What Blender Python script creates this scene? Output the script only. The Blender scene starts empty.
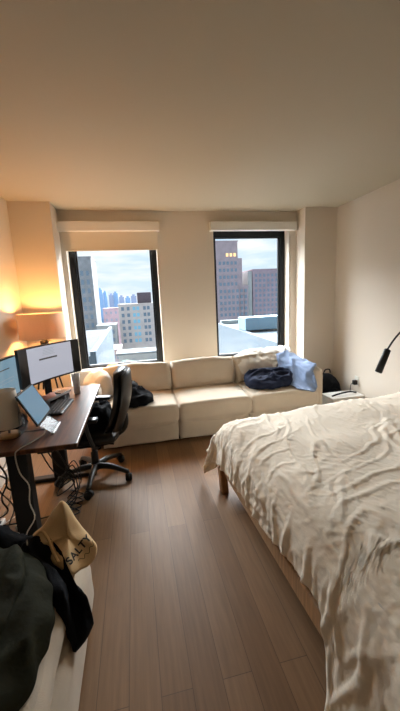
import bpy, bmesh, math, random
from mathutils import Vector, Matrix, noise
from mathutils.bvhtree import BVHTree
random.seed(7)
S = bpy.context.scene
C = S.collection
PI = math.pi

# ------------------------------------------------------------------ materials
def lin(c):
    return tuple(((x/255)/12.92 if x/255 <= .04045 else ((x/255+.055)/1.055)**2.4) for x in c) + (1,)

MATS = {}
def mat(name, rgb, rough=.6, metal=0, bump=0, bscale=60, vary=0, vscale=4, sheen=0, trans=0, ior=1.45, alpha=1,
        emit=None, estr=0, coat=0, stretch=(1, 1, 1), detail=6, spec=None, subsurf=0):
    m = bpy.data.materials.new(name); m.use_nodes = True
    nt = m.node_tree; b = nt.nodes['Principled BSDF']
    col = lin(rgb)
    b.inputs['Base Color'].default_value = col
    b.inputs['Roughness'].default_value = rough
    b.inputs['Metallic'].default_value = metal
    b.inputs['IOR'].default_value = ior
    if spec is not None: b.inputs['Specular IOR Level'].default_value = spec
    b.inputs['Transmission Weight'].default_value = trans
    b.inputs['Alpha'].default_value = alpha
    b.inputs['Sheen Weight'].default_value = sheen
    b.inputs['Coat Weight'].default_value = coat
    if subsurf: b.inputs['Subsurface Weight'].default_value = subsurf
    if emit:
        b.inputs['Emission Color'].default_value = lin(emit); b.inputs['Emission Strength'].default_value = estr
    if bump or vary:
        tc = nt.nodes.new('ShaderNodeTexCoord'); mp = nt.nodes.new('ShaderNodeMapping')
        mp.inputs['Scale'].default_value = stretch
        nt.links.new(tc.outputs['Object'], mp.inputs['Vector'])
    if vary:
        n = nt.nodes.new('ShaderNodeTexNoise'); n.inputs['Scale'].default_value = vscale; n.inputs['Detail'].default_value = detail
        nt.links.new(mp.outputs[0], n.inputs['Vector'])
        r = nt.nodes.new('ShaderNodeValToRGB')
        r.color_ramp.elements[0].position = .3; r.color_ramp.elements[1].position = .7
        r.color_ramp.elements[0].color = tuple(max(0, c*(1-vary)) for c in col[:3]) + (1,)
        r.color_ramp.elements[1].color = tuple(min(1, c*(1+vary)) for c in col[:3]) + (1,)
        nt.links.new(n.outputs['Fac'], r.inputs['Fac']); nt.links.new(r.outputs['Color'], b.inputs['Base Color'])
    if bump:
        n2 = nt.nodes.new('ShaderNodeTexNoise'); n2.inputs['Scale'].default_value = bscale; n2.inputs['Detail'].default_value = 4
        nt.links.new(mp.outputs[0], n2.inputs['Vector'])
        bp = nt.nodes.new('ShaderNodeBump'); bp.inputs['Strength'].default_value = bump; bp.inputs['Distance'].default_value = .01
        nt.links.new(n2.outputs['Fac'], bp.inputs['Height']); nt.links.new(bp.outputs['Normal'], b.inputs['Normal'])
    MATS[name] = m
    return m

M_wall = mat('painted_wall', (216, 206, 192), .85, bump=.05, bscale=180)
M_ceil = mat('painted_ceiling', (190, 182, 164), .9, bump=.04, bscale=200)
M_base = mat('baseboard_paint', (214, 206, 194), .5)
M_frame = mat('black_window_aluminium', (24, 25, 27), .35, metal=.3)
M_white = mat('white_plastic', (232, 230, 224), .45)
M_shade = mat('blind_fabric', (218, 208, 190), .8, bump=.08, bscale=400)
M_sofa = mat('cream_sofa_fabric', (212, 198, 178), .92, bump=.25, bscale=260, vary=.05, vscale=5, sheen=.2)
M_pil = mat('white_cotton', (226, 220, 210), .9, bump=.15, bscale=120, sheen=.2)
M_duvet = mat('ivory_duvet_cotton', (252, 240, 220), .88, bump=.12, bscale=45, sheen=.15)
M_tan = mat('tan_cotton', (205, 160, 110), .9, bump=.2, bscale=200)
M_navy = mat('navy_quilt', (36, 43, 64), .88, bump=.3, bscale=120, spec=.2)
M_blue = mat('light_blue_cotton', (126, 148, 184), .88, bump=.2, bscale=150, sheen=.2)
M_blk = mat('black_cloth', (17, 19, 24), .9, bump=.3, bscale=150, spec=.2)
M_olive = mat('olive_nylon', (42, 43, 29), .8, spec=.15, bump=.25, bscale=60, vary=.15, vscale=6)
M_tote = mat('cream_canvas', (226, 194, 146), .92, bump=.3, bscale=300, vary=.05, vscale=8)
M_ink = mat('dark_print_ink', (40, 38, 34), .8)
M_leather = mat('black_leather', (22, 24, 28), .3, bump=.12, bscale=160)
M_chairpl = mat('dark_grey_plastic', (42, 42, 42), .35, bump=.05, bscale=200)
M_metal = mat('brushed_metal', (150, 148, 140), .32, metal=.9)
M_dmetal = mat('black_metal', (16, 16, 18), .5, metal=.2)
M_rub = mat('black_rubber', (15, 15, 15), .6)
M_oak = mat('pale_oak', (190, 154, 116), .5, bump=.12, bscale=30, vary=.22, vscale=5, stretch=(1, 12, 1))
M_oakleg = mat('pale_oak_leg', (176, 130, 88), .5, bump=.1, bscale=30, vary=.2, vscale=5, stretch=(12, 12, 1))
M_beech = mat('beech_wood', (205, 165, 118), .5, vary=.12, vscale=6, stretch=(1, 8, 1))
M_lampsh = mat('white_lamp_shade', (242, 234, 220), .85, bump=.1, bscale=300)
M_cream = mat('cream_plastic', (220, 214, 200), .5)
M_bk = mat('black_plastic', (18, 19, 21), .4)
M_key = mat('key_plastic', (34, 36, 40), .5)
M_silver = mat('silver_aluminium', (178, 180, 182), .3, metal=.8)
M_pink = mat('pink_pouch', (206, 150, 138), .8, bump=.2, bscale=120)
M_card = mat('white_card', (228, 224, 216), .8)
M_outlet = mat('outlet_plastic', (214, 214, 206), .4)

def glassy(name, rgb, fac, rough=.03):
    m = bpy.data.materials.new(name); m.use_nodes = True; nt = m.node_tree; nt.nodes.clear()
    o = nt.nodes.new('ShaderNodeOutputMaterial'); t = nt.nodes.new('ShaderNodeBsdfTransparent'); g = nt.nodes.new('ShaderNodeBsdfGlossy')
    t.inputs['Color'].default_value = lin(rgb); g.inputs['Roughness'].default_value = rough
    x = nt.nodes.new('ShaderNodeMixShader'); x.inputs['Fac'].default_value = fac
    nt.links.new(t.outputs[0], x.inputs[1]); nt.links.new(g.outputs[0], x.inputs[2]); nt.links.new(x.outputs[0], o.inputs['Surface'])
    return m
M_glass = glassy('window_glass', (246, 250, 252), .03)
M_acry = glassy('clear_acrylic', (206, 208, 206), .10, .35)

def screen_mat(name, rgb, estr):
    return mat(name, (8, 8, 9), .25, emit=rgb, estr=estr)
M_scr_white = screen_mat('screen_white_page', (206, 208, 222), .62)
M_scr_dark = screen_mat('screen_dark_text', (100, 98, 96), .4)
M_scr_grey = screen_mat('screen_pale_text', (180, 190, 196), .55)
M_scr_blue = screen_mat('screen_blue_page', (142, 178, 198), .55)
M_scr_blue2 = screen_mat('laptop_screen_blue', (120, 165, 195), .5)
M_bezel = mat('black_bezel', (10, 10, 12), .3)

def linen_shade():
    m = bpy.data.materials.new('linen_lamp_shade'); m.use_nodes = True; nt = m.node_tree; nt.nodes.clear()
    o = nt.nodes.new('ShaderNodeOutputMaterial'); d = nt.nodes.new('ShaderNodeBsdfDiffuse'); t = nt.nodes.new('ShaderNodeBsdfTranslucent')
    n = nt.nodes.new('ShaderNodeTexNoise'); n.inputs['Scale'].default_value = 90; n.inputs['Detail'].default_value = 3
    tc = nt.nodes.new('ShaderNodeTexCoord'); mp = nt.nodes.new('ShaderNodeMapping'); mp.inputs['Scale'].default_value = (1, 1, 6)
    nt.links.new(tc.outputs['Object'], mp.inputs['Vector']); nt.links.new(mp.outputs[0], n.inputs['Vector'])
    r = nt.nodes.new('ShaderNodeValToRGB'); r.color_ramp.elements[0].color = lin((226, 196, 166)); r.color_ramp.elements[1].color = lin((246, 224, 200))
    nt.links.new(n.outputs['Fac'], r.inputs['Fac']); nt.links.new(r.outputs['Color'], d.inputs['Color']); nt.links.new(r.outputs['Color'], t.inputs['Color'])
    x = nt.nodes.new('ShaderNodeMixShader'); x.inputs['Fac'].default_value = .17
    nt.links.new(d.outputs[0], x.inputs[1]); nt.links.new(t.outputs[0], x.inputs[2]); nt.links.new(x.outputs[0], o.inputs['Surface'])
    return m
M_linen = linen_shade()

def floor_mat():
    m = bpy.data.materials.new('oak_plank_floor'); m.use_nodes = True; nt = m.node_tree; b = nt.nodes['Principled BSDF']
    tc = nt.nodes.new('ShaderNodeTexCoord'); mp = nt.nodes.new('ShaderNodeMapping')
    mp.inputs['Rotation'].default_value = (0, 0, PI/2); mp.inputs['Location'].default_value = (.45, .015, 0)
    nt.links.new(tc.outputs['Object'], mp.inputs['Vector'])
    br = nt.nodes.new('ShaderNodeTexBrick')
    br.inputs['Scale'].default_value = 1; br.inputs['Brick Width'].default_value = 1.45; br.inputs['Row Height'].default_value = .122
    br.inputs['Mortar Size'].default_value = .0013; br.inputs['Mortar Smooth'].default_value = .3; br.offset = .37; br.offset_frequency = 2
    br.inputs['Color1'].default_value = (0, 0, 0, 1); br.inputs['Color2'].default_value = (1, 1, 1, 1); br.inputs['Mortar'].default_value = (.5, .5, .5, 1)
    nt.links.new(mp.outputs[0], br.inputs['Vector'])
    ramp = nt.nodes.new('ShaderNodeValToRGB')
    e = ramp.color_ramp.elements
    e[0].color = lin((121, 92, 65)); e[1].color = lin((141, 110, 80))
    nt.links.new(br.outputs['Color'], ramp.inputs['Fac'])
    gm = nt.nodes.new('ShaderNodeMapping'); gm.inputs['Scale'].default_value = (30, 1.6, 1); nt.links.new(tc.outputs['Object'], gm.inputs['Vector'])
    gn = nt.nodes.new('ShaderNodeTexNoise'); gn.inputs['Scale'].default_value = 2.2; gn.inputs['Detail'].default_value = 8; gn.inputs['Roughness'].default_value = .6
    nt.links.new(gm.outputs[0], gn.inputs['Vector'])
    gr = nt.nodes.new('ShaderNodeValToRGB'); gr.color_ramp.elements[0].position = .3; gr.color_ramp.elements[1].position = .75
    gr.color_ramp.elements[0].color = (.8, .78, .76, 1); gr.color_ramp.elements[1].color = (1.12, 1.1, 1.08, 1)
    nt.links.new(gn.outputs['Fac'], gr.inputs['Fac'])
    mx = nt.nodes.new('ShaderNodeMix'); mx.data_type = 'RGBA'; mx.blend_type = 'MULTIPLY'; mx.inputs[0].default_value = 1
    nt.links.new(ramp.outputs['Color'], mx.inputs[6]); nt.links.new(gr.outputs['Color'], mx.inputs[7])
    mx2 = nt.nodes.new('ShaderNodeMix'); mx2.data_type = 'RGBA'; mx2.blend_type = 'MIX'
    nt.links.new(br.outputs['Fac'], mx2.inputs[0]); nt.links.new(mx.outputs[2], mx2.inputs[6]); mx2.inputs[7].default_value = lin((84, 64, 46))
    nt.links.new(mx2.outputs[2], b.inputs['Base Color'])
    b.inputs['Roughness'].default_value = .5; b.inputs['Specular IOR Level'].default_value = .35
    bp = nt.nodes.new('ShaderNodeBump'); bp.inputs['Strength'].default_value = .25; bp.inputs['Distance'].default_value = .003; bp.invert = True
    nt.links.new(br.outputs['Fac'], bp.inputs['Height']); nt.links.new(bp.outputs['Normal'], b.inputs['Normal'])
    return m
M_floor = floor_mat()

def walnut():
    m = bpy.data.materials.new('walnut_veneer'); m.use_nodes = True; nt = m.node_tree; b = nt.nodes['Principled BSDF']
    tc = nt.nodes.new('ShaderNodeTexCoord'); mp = nt.nodes.new('ShaderNodeMapping'); mp.inputs['Scale'].default_value = (14, 1.2, 4)
    nt.links.new(tc.outputs['Object'], mp.inputs['Vector'])
    n = nt.nodes.new('ShaderNodeTexNoise'); n.inputs['Scale'].default_value = 2; n.inputs['Detail'].default_value = 8; n.inputs['Distortion'].default_value = .8
    nt.links.new(mp.outputs[0], n.inputs['Vector'])
    r = nt.nodes.new('ShaderNodeValToRGB'); r.color_ramp.elements[0].position = .35; r.color_ramp.elements[1].position = .7
    r.color_ramp.elements[0].color = lin((66, 38, 25)); r.color_ramp.elements[1].color = lin((124, 80, 54))
    nt.links.new(n.outputs['Fac'], r.inputs['Fac']); nt.links.new(r.outputs['Color'], b.inputs['Base Color'])
    b.inputs['Roughness'].default_value = .33
    return m
M_walnut = walnut()

# ------------------------------------------------------------------ object helpers
def mesh_obj(name, me, m, parent=None, smooth=False, autosm=None):
    o = bpy.data.objects.new(name, me); C.objects.link(o)
    if m is not None and not me.materials: me.materials.append(m)
    if smooth:
        for p in me.polygons: p.use_smooth = True
    if parent is not None: o.parent = parent
    return o
def obj(name, bm, m, parent=None, smooth=False):
    bmesh.ops.recalc_face_normals(bm, faces=bm.faces)
    me = bpy.data.meshes.new(name); bm.to_mesh(me); bm.free()
    return mesh_obj(name, me, m, parent, smooth)
def tag(o, label, cat, group=None, kind=None):
    o['label'] = label; o['category'] = cat
    if group: o['group'] = group
    if kind: o['kind'] = kind
    return o
def thing(name, label, cat, loc=(0, 0, 0), rz=0, group=None):
    o = bpy.data.objects.new(name, None); C.objects.link(o); o.location = loc; o.rotation_euler = (0, 0, rz)
    o.empty_display_size = .1
    return tag(o, label, cat, group)
def struct(o): o['kind'] = 'structure'; return o

def B(): return bmesh.new()
def box(bm, x0, x1, y0, y1, z0, z1, bev=0, seg=2, mtx=None):
    r = bmesh.ops.create_cube(bm, size=1)
    vs = r['verts']
    for v in vs:
        v.co = Vector(((x0+x1)/2+v.co.x*(x1-x0), (y0+y1)/2+v.co.y*(y1-y0), (z0+z1)/2+v.co.z*(z1-z0)))
    if bev:
        es = list({e for v in vs for e in v.link_edges})
        r2 = bmesh.ops.bevel(bm, geom=es, offset=bev, segments=seg, profile=.5, affect='EDGES')
        vs = list({v for f in r2['faces'] for v in f.verts} | {v for v in vs if v.is_valid})
    if mtx is not None:
        for v in vs: v.co = mtx @ v.co
    return vs
def tube(bm, pts, rad, seg=8, cap=True):
    pts = [Vector(p) for p in pts]; n = len(pts)
    if not hasattr(rad, '__len__'): rad = [rad]*n
    rings = []; up = None
    for i, p in enumerate(pts):
        t = (pts[min(i+1, n-1)]-pts[max(i-1, 0)]).normalized()
        if up is None: up = Vector((0, 0, 1)) if abs(t.z) < .9 else Vector((1, 0, 0))
        a = t.cross(up)
        if a.length < 1e-4: a = t.cross(Vector((0, 1, 0)))
        a.normalize(); b = a.cross(t).normalized(); up = b
        rings.append([bm.verts.new(p+rad[i]*(math.cos(2*PI*k/seg)*a+math.sin(2*PI*k/seg)*b)) for k in range(seg)])
    for i in range(n-1):
        for k in range(seg):
            bm.faces.new((rings[i][k], rings[i][(k+1) % seg], rings[i+1][(k+1) % seg], rings[i+1][k]))
    if cap:
        bm.faces.new(rings[0]); bm.faces.new(rings[-1][::-1])
def lathe(bm, prof, seg=24, c=(0, 0, 0), cap=True):
    rings = []
    for r, z in prof:
        rings.append([bm.verts.new((c[0]+r*math.cos(2*PI*k/seg), c[1]+r*math.sin(2*PI*k/seg), c[2]+z)) for k in range(seg)])
    for i in range(len(prof)-1):
        for k in range(seg):
            bm.faces.new((rings[i][k], rings[i][(k+1) % seg], rings[i+1][(k+1) % seg], rings[i+1][k]))
    if cap:
        bm.faces.new(rings[0][::-1]); bm.faces.new(rings[-1])
def prism(bm, poly, z0, z1):
    a = [bm.verts.new((x, y, z0)) for x, y in poly]; b = [bm.verts.new((x, y, z1)) for x, y in poly]
    n = len(poly); bm.faces.new(a[::-1]); bm.faces.new(b)
    for i in range(n): bm.faces.new((a[i], a[(i+1) % n], b[(i+1) % n], b[i]))
def spline(pts, n):
    pts = [Vector(p) for p in pts]; out = []; m = len(pts)-1
    for i in range(n+1):
        t = i/n*m; k = min(int(t), m-1); f = t-k
        p0, p1, p2, p3 = pts[max(k-1, 0)], pts[k], pts[k+1], pts[min(k+2, m)]
        out.append(.5*((2*p1)+(p2-p0)*f+(2*p0-5*p1+4*p2-p3)*f*f+(3*p1-p0-3*p2+p3)*f**3))
    return out
def N3(x, y, z=0): return noise.noise(Vector((x, y, z)))
def ridge(x, y, z=0, w=.35):
    # soft pointed ridge field 0..1
    v = abs(N3(x, y, z)); return max(0, 1-v/w)**1.6
def smoothstep(a, b, x):
    t = min(1, max(0, (x-a)/(b-a))); return t*t*(3-2*t)

def cushion(bm, size, ctr=(0, 0, 0), rot=None, puff=.03, rnd=.35, cuts=10, nz=.004, seed=0, sag=0):
    """a stuffed block: rounded edges, bulging faces, small creases"""
    t = B(); bmesh.ops.create_cube(t, size=2); bmesh.ops.subdivide_edges(t, edges=t.edges, cuts=cuts, use_grid_fill=True)
    h = Vector(size)/2; r = rnd*min(h); base = len(bm.verts); mp = {}
    M = Matrix.Translation(Vector(ctr)) @ (rot.to_4x4() if rot is not None else Matrix())
    for v in t.verts:
        p = Vector((v.co.x*h.x, v.co.y*h.y, v.co.z*h.z))
        inner = Vector((max(-h.x+r, min(h.x-r, p.x)), max(-h.y+r, min(h.y-r, p.y)), max(-h.z+r, min(h.z-r, p.z))))
        d = p-inner
        if d.length > 1e-6: p = inner+d.normalized()*r
        u, w, q = v.co.x, v.co.y, v.co.z
        n = Vector((abs(u)**6*math.copysign(1, u), abs(w)**6*math.copysign(1, w), abs(q)**6*math.copysign(1, q)))
        if n.length > 1e-5: n.normalize()
        b = (1-u*u*.95 if abs(u) < 1 else .05)*(1-w*w*.95 if abs(w) < 1 else .05)
        b = min((1-u*u)+(abs(u) > .999), 1)*min((1-w*w)+(abs(w) > .999), 1)*min((1-q*q)+(abs(q) > .999), 1)
        p = p+n*puff*b
        f = ridge(p.x*5+seed, p.y*5, p.z*5+seed*.7, .3)*nz*1.6+N3(p.x*7+seed, p.y*7, p.z*7)*nz
        p = p+n*f
        if sag: p.z -= sag*(1-u*u)*(1 if q > 0 else 0)*.5
        mp[v] = bm.verts.new(M @ p)
    for f in t.faces: bm.faces.new([mp[v] for v in f.verts])
    t.free()

def blob(bm, outline, thick, n=14, seg=None, fold=.02, fs=6, seed=0, front=1.0, back=1.0, normal=None, power=.5, sharp=.35, floorz=None, aniso=(1, 1, 1)):
    """closed soft body whose outline is a closed 3D loop; bulges by thick along normal, folded by noise"""
    loop = [Vector(p) for p in outline]; m = len(loop)
    seg = seg or max(28, m*6)
    rim = []
    for i in range(seg):
        t = i/seg*m; k = int(t); f = t-k
        p0, p1, p2, p3 = loop[(k-1) % m], loop[k % m], loop[(k+1) % m], loop[(k+2) % m]
        rim.append(.5*((2*p1)+(p2-p0)*f+(2*p0-5*p1+4*p2-p3)*f*f+(3*p1-p0-3*p2+p3)*f**3))
    c = sum(rim, Vector())/seg
    if normal is None:
        normal = Vector()
        for i in range(seg): normal += (rim[i]-c).cross(rim[(i+1) % seg]-c)
    nn = Vector(normal).normalized()
    def side(sgn, am):
        rings = []
        for j in range(n, 0, -1):
            s = j/n; row = []
            for i in range(seg):
                p = c+(rim[i]-c)*s
                h = (1-s**2.2)**power
                q = Vector((p.x*aniso[0], p.y*aniso[1], p.z*aniso[2]))*fs
                f = ridge(q.x+seed, q.y+seed*.3, q.z, sharp)*fold+ridge(q.x*2.1+seed, q.y*2.1, q.z*2.1+3, sharp)*fold*.45+N3(q.x*.5, q.y*.5, q.z*.5+seed)*fold
                w = min(1, (1-s)*5)
                p = p+nn*sgn*(thick*am*h+f*w)
                if s > .7: p = p+(rim[i]-c).normalized()*N3(p.x*14+seed, p.y*14, p.z*14)*fold*.6
                if floorz is not None and p.z < floorz: p.z = floorz
                row.append(p)
            rings.append(row)
        top = c+nn*sgn*(thick*am)
        if floorz is not None and top.z < floorz: top.z = floorz
        return rings, top
    F, ft = side(1, front); K, kt = side(-1, back)
    fr = [[bm.verts.new(p) for p in row] for row in F]
    kr = [fr[0]]+[[bm.verts.new(p) for p in row] for row in K[1:]]
    for R_, tp, fl in ((fr, ft, 0), (kr, kt, 1)):
        for j in range(len(R_)-1):
            for i in range(seg):
                q = (R_[j][i], R_[j][(i+1) % seg], R_[j+1][(i+1) % seg], R_[j+1][i])
                bm.faces.new(q[::-1] if fl else q)
        tv = bm.verts.new(tp)
        for i in range(seg):
            q = (R_[-1][i], R_[-1][(i+1) % seg], tv); bm.faces.new(q[::-1] if fl else q)

def sheet(name, rows, m, nu=40, nv=40, thick=.006, fold=.015, fs=6, seed=0, sharp=.3, parent=None, aniso=(1, 1, 1), edge=.01):
    """cloth draped through a grid of control points"""
    cols = [spline(r, nv) for r in rows]
    grid = [[None]*(nv+1) for _ in range(nu+1)]
    for j in range(nv+1):
        cl = spline([c[j] for c in cols], nu)
        for i in range(nu+1): grid[i][j] = cl[i]
    out = [[None]*(nv+1) for _ in range(nu+1)]
    for i in range(nu+1):
        for j in range(nv+1):
            a = grid[min(i+1, nu)][j]-grid[max(i-1, 0)][j]; b = grid[i][min(j+1, nv)]-grid[i][max(j-1, 0)]
            n = a.cross(b); n = n.normalized() if n.length > 1e-9 else Vector((0, 0, 1))
            p = grid[i][j]; q = Vector((p.x*aniso[0], p.y*aniso[1], p.z*aniso[2]))*fs
            f = ridge(q.x+seed, q.y, q.z+seed*.5, sharp)*fold+ridge(q.x*2.3, q.y*2.3+seed, q.z*2.3, sharp)*fold*.4+N3(q.x*.6+seed, q.y*.6, q.z*.6)*fold
            p = p+n*f
            e = min(i, nu-i, j, nv-j)
            if e == 0: p = p+Vector((N3(p.x*12, p.y*12, seed), N3(p.y*12, p.z*12, seed), 0))*edge
            out[i][j] = p
    bm = B(); V = [[bm.verts.new(p) for p in r] for r in out]
    for i in range(nu):
        for j in range(nv): bm.faces.new((V[i][j], V[i+1][j], V[i+1][j+1], V[i][j+1]))
    me = bpy.data.meshes.new(name); bm.normal_update(); bm.to_mesh(me); bm.free()
    o = mesh_obj(name, me, m, parent, True)
    s = o.modifiers.new('thickness', 'SOLIDIFY'); s.thickness = thick; s.offset = 0
    return o

def copy_tree(o, parent=None):
    c = o.copy(); C.objects.link(c); c.parent = parent
    for ch in list(o.children): copy_tree(ch, c)
    return c

# ------------------------------------------------------------------ camera
cam = bpy.data.cameras.new('camera'); co = bpy.data.objects.new('camera', cam); C.objects.link(co)
cam.sensor_fit = 'VERTICAL'; cam.sensor_height = 36; cam.lens = 316.95/711*36; cam.clip_start = .02; cam.clip_end = 3000
r2 = Vector((.97778223, -.20447792, -.04615933)); u2 = Vector((.08108289, .16586423, .98280956)); fw = Vector((.19330668, .96471645, -.17875876))
mw = Matrix((r2, u2, -fw)).transposed().to_4x4(); mw.translation = (0, 0, 1.5)
co.matrix_world = mw
S.camera = co

# ------------------------------------------------------------------ room shell
XL, XR, YF, YB, ZC = -1.225, 2.765, -5.5, 4.26, 2.6
bm = B(); box(bm, XL-.15, XR+.15, YF-.15, YB+.3, -.15, 0); struct(obj('floor', bm, M_floor))
bm = B(); box(bm, XL-.15, XR+.15, YF-.15, YB+.3, ZC, ZC+.15); struct(obj('ceiling', bm, M_ceil))
bm = B(); box(bm, XL-.15, XL, YF-.15, YB+.3, 0, ZC); struct(obj('wall_left', bm, M_wall))
bm = B(); box(bm, XR, XR+.15, YF-.15, YB+.3, 0, ZC); struct(obj('wall_right', bm, M_wall))
bm = B(); box(bm, XL, XR, YF-.15, YF, 0, ZC); struct(obj('wall_front', bm, M_wall))
W1 = (-.765, .375, .60, 2.40); W2 = (1.09, 2.215, .60, 2.40)
bm = B()
T = YB+.30
box(bm, XL, W1[0], YB, T, 0, ZC); box(bm, W1[1], W2[0], YB, T, 0, ZC); box(bm, W2[1], XR, YB, T, 0, ZC)
for w in (W1, W2):
    box(bm, w[0], w[1], YB, T, 0, w[2]); box(bm, w[0], w[1], YB, T, w[3], ZC)
struct(obj('wall_back', bm, M_wall))
bm = B(); box(bm, XL, -.80, 3.93, YB, 0, ZC); struct(obj('wall_back_left_pier', bm, M_wall))
bm = B(); box(bm, 2.295, XR, 4.02, YB, 0, ZC); struct(obj('wall_back_right_pier', bm, M_wall))
bm = B(); box(bm, XL, XL+.015, YF, 3.93, 0, .1, .004); struct(obj('baseboard_left', bm, M_base))
bm = B(); box(bm, XR-.015, XR, YF, 4.02, 0, .1, .004); struct(obj('baseboard_right', bm, M_base))
bm = B(); box(bm, -.80, 2.295, YB-.015, YB, 0, .1, .004); struct(obj('baseboard_back', bm, M_base))

# windows
def window(n, w, frames):
    root = bpy.data.objects.new('window_%d' % n, None); C.objects.link(root); root.location = ((w[0]+w[1])/2, YB+.14, w[2]); root['kind'] = 'structure'
    cx = root.location.x
    x0, x1, z0, z1 = w[0]-cx, w[1]-cx, 0, w[3]-w[2]
    l, r, b, t = frames
    bm = B(); y0, y1 = 0, .075
    box(bm, x0+.02, x0+.02+l, y0, y1, z0, z1, .006); box(bm, x1-.02-r, x1-.02, y0, y1, z0, z1, .006)
    box(bm, x0+.02, x1-.02, y0+.002, y1-.002, z0, z0+b, .005); box(bm, x0+.02, x1-.02, y0+.002, y1-.002, z1-t, z1, .005)
    struct(obj('window_frame', bm, M_frame, root))
    bm = B(); e = .02
    xi0, xi1, zi0, zi1 = x0+.02+l, x1-.02-r, z0+b, z1-t
    box(bm, xi0-.004, xi0+e, .02, .06, zi0, zi1, .003); box(bm, xi1-e, xi1+.004, .02, .06, zi0, zi1, .003)
    box(bm, xi0, xi1, .02, .06, zi0-.004, zi0+e*.6, .003); box(bm, xi0, xi1, .02, .06, zi1-e*.6, zi1+.004, .003)
    struct(obj('window_sash', bm, M_frame, root))
    bm = B(); box(bm, xi0+.005, xi1-.005, .037, .043, zi0+.003, zi1-.003); struct(obj('window_pane', bm, M_glass, root))
    bm = B(); box(bm, x0, x0+.02, -.13, .075, z0, z1, .002); box(bm, x1-.02, x1, -.13, .075, z0, z1, .002); struct(obj('window_reveal_trim', bm, M_wall, root))
    bm = B(); box(bm, x0-.02, x1+.02, -.165, .0, .0, .035, .006); struct(obj('window_sill', bm, M_base, root))
window(1, W1, (.078, .068, .06, .07))
window(2, W2, (.045, .072, .06, .10))

def blind(label, x0, x1, shade_to):
    t = thing('roller_blind', label, 'blind', ((x0+x1)/2, YB, 2.35), 0, 'roller blinds over the windows')
    hw = (x1-x0)/2
    bm = B(); box(bm, -hw, hw, -.085, -.001, 0, .107, .006); obj('valance', bm, M_white, t)
    bm = B(); box(bm, -hw-.004, -hw+.004, -.088, -.001, -.004, .11, .002); obj('end_cap', bm, M_cream, t)
    bm = B(); box(bm, hw-.004, hw+.004, -.088, -.001, -.004, .11, .002); obj('end_cap', bm, M_cream, t)
    if shade_to:
        bm = B(); box(bm, -hw+.05, hw-.03, -.032, -.029, shade_to-2.35, .03); obj('shade_fabric', bm, M_shade, t)
        bm = B(); box(bm, -hw+.05, hw-.03, -.038, -.024, shade_to-2.365, shade_to-2.345, .004); obj('hem_bar', bm, M_shade, t)
    return t
blind('cream roller blind pulled a little way down over the left window', -.812, .395, 2.14)
blind('white roller blind rolled fully up above the right window', 1.055, 2.262, None)

# ------------------------------------------------------------------ sofa
sofa = thing('modular_sofa', 'long cream fabric modular sofa with low arms under the two windows', 'sofa', (.76, 3.6, 0))
ox, oy = .76, 3.6
seams = [-.42, .375, 1.165, 1.955]
for i in range(3):
    a, b = seams[i]+.006-ox, seams[i+1]-.006-ox
    bm = B(); cushion(bm, (b-a, .98, .215), ((a+b)/2, 3.665-oy, .1275), puff=.006, rnd=.16, nz=.002, seed=i); obj('sofa_base', bm, M_sofa, sofa, True)
    bm = B(); cushion(bm, (b-a+.004, .86, .205), ((a+b)/2, 3.515-oy, .335), puff=.022, rnd=.5, nz=.004, seed=i+4, cuts=14); obj('seat_cushion', bm, M_sofa, sofa, True)
    bm = B(); cushion(bm, (b-a-.01, .2, .33), ((a+b)/2, 3.75-oy, .585), rot=Matrix.Rotation(-.30, 3, 'X'), puff=.028, rnd=.6, nz=.006, seed=i+8, cuts=14); obj('back_cushion', bm, M_sofa, sofa, True)
bm = B(); cushion(bm, (seams[3]-seams[0], .22, .60), ((seams[0]+seams[3])/2-ox, 4.02-oy, .32), puff=.006, rnd=.3, nz=.002); obj('backrest_frame', bm, M_sofa, sofa, True)
for x in (seams[0]-.075, seams[3]+.075):
    bm = B(); cushion(bm, (.165, .87, .60), (x+(.02 if x > 1 else 0)-ox, 3.70-oy, .32), puff=.012, rnd=.75, nz=.003, seed=x, cuts=12); obj('sofa_arm', bm, M_sofa, sofa, True)
for x in (seams[0]-.05, seams[1], seams[2], seams[3]+.05):
    for y in (3.25, 4.05):
        bm = B(); lathe(bm, [(.02, 0), (.024, .03)], 10, (x-ox, y-oy, 0)); obj('foot', bm, M_dmetal, sofa)

# things lying on the sofa
bm = B(); blob(bm, [(-.60, 3.62, .50), (-.62, 3.70, .62), (-.52, 3.74, .72), (-.40, 3.70, .74), (-.31, 3.62, .66), (-.30, 3.52, .50), (-.36, 3.48, .445), (-.50, 3.52, .455)], .09, fold=.012, fs=5, seed=3)
tag(obj('throw_pillow', bm, M_pil, None, True), 'plump white pillow on the left end of the sofa behind the desk', 'pillow')
bm = B(); blob(bm, [(-.36, 3.80, .60), (-.37, 3.86, .74), (-.30, 3.88, .765), (-.235, 3.87, .755), (-.21, 3.80, .66), (-.22, 3.74, .56), (-.3, 3.74, .54)], .045, fold=.01, fs=7, seed=5)
tag(obj('tan_cushion', bm, M_tan, None, True), 'small tan cushion propped behind the black office chair', 'cushion')
bm = B(); blob(bm, [(-.24, 3.30, .45), (-.2, 3.62, .50), (-.05, 3.62, .52), (.03, 3.46, .48), (.14, 3.30, .455), (.08, 3.16, .45), (-.08, 3.10, .45), (-.22, 3.12, .45)], .13, fold=.045, fs=8, seed=9, normal=(0, -.35, 1), floorz=.452, power=.6, back=.1)
tag(obj('black_garment', bm, M_blk, None, True), 'crumpled black garment dropped on the left sofa seat', 'clothes')
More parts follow.
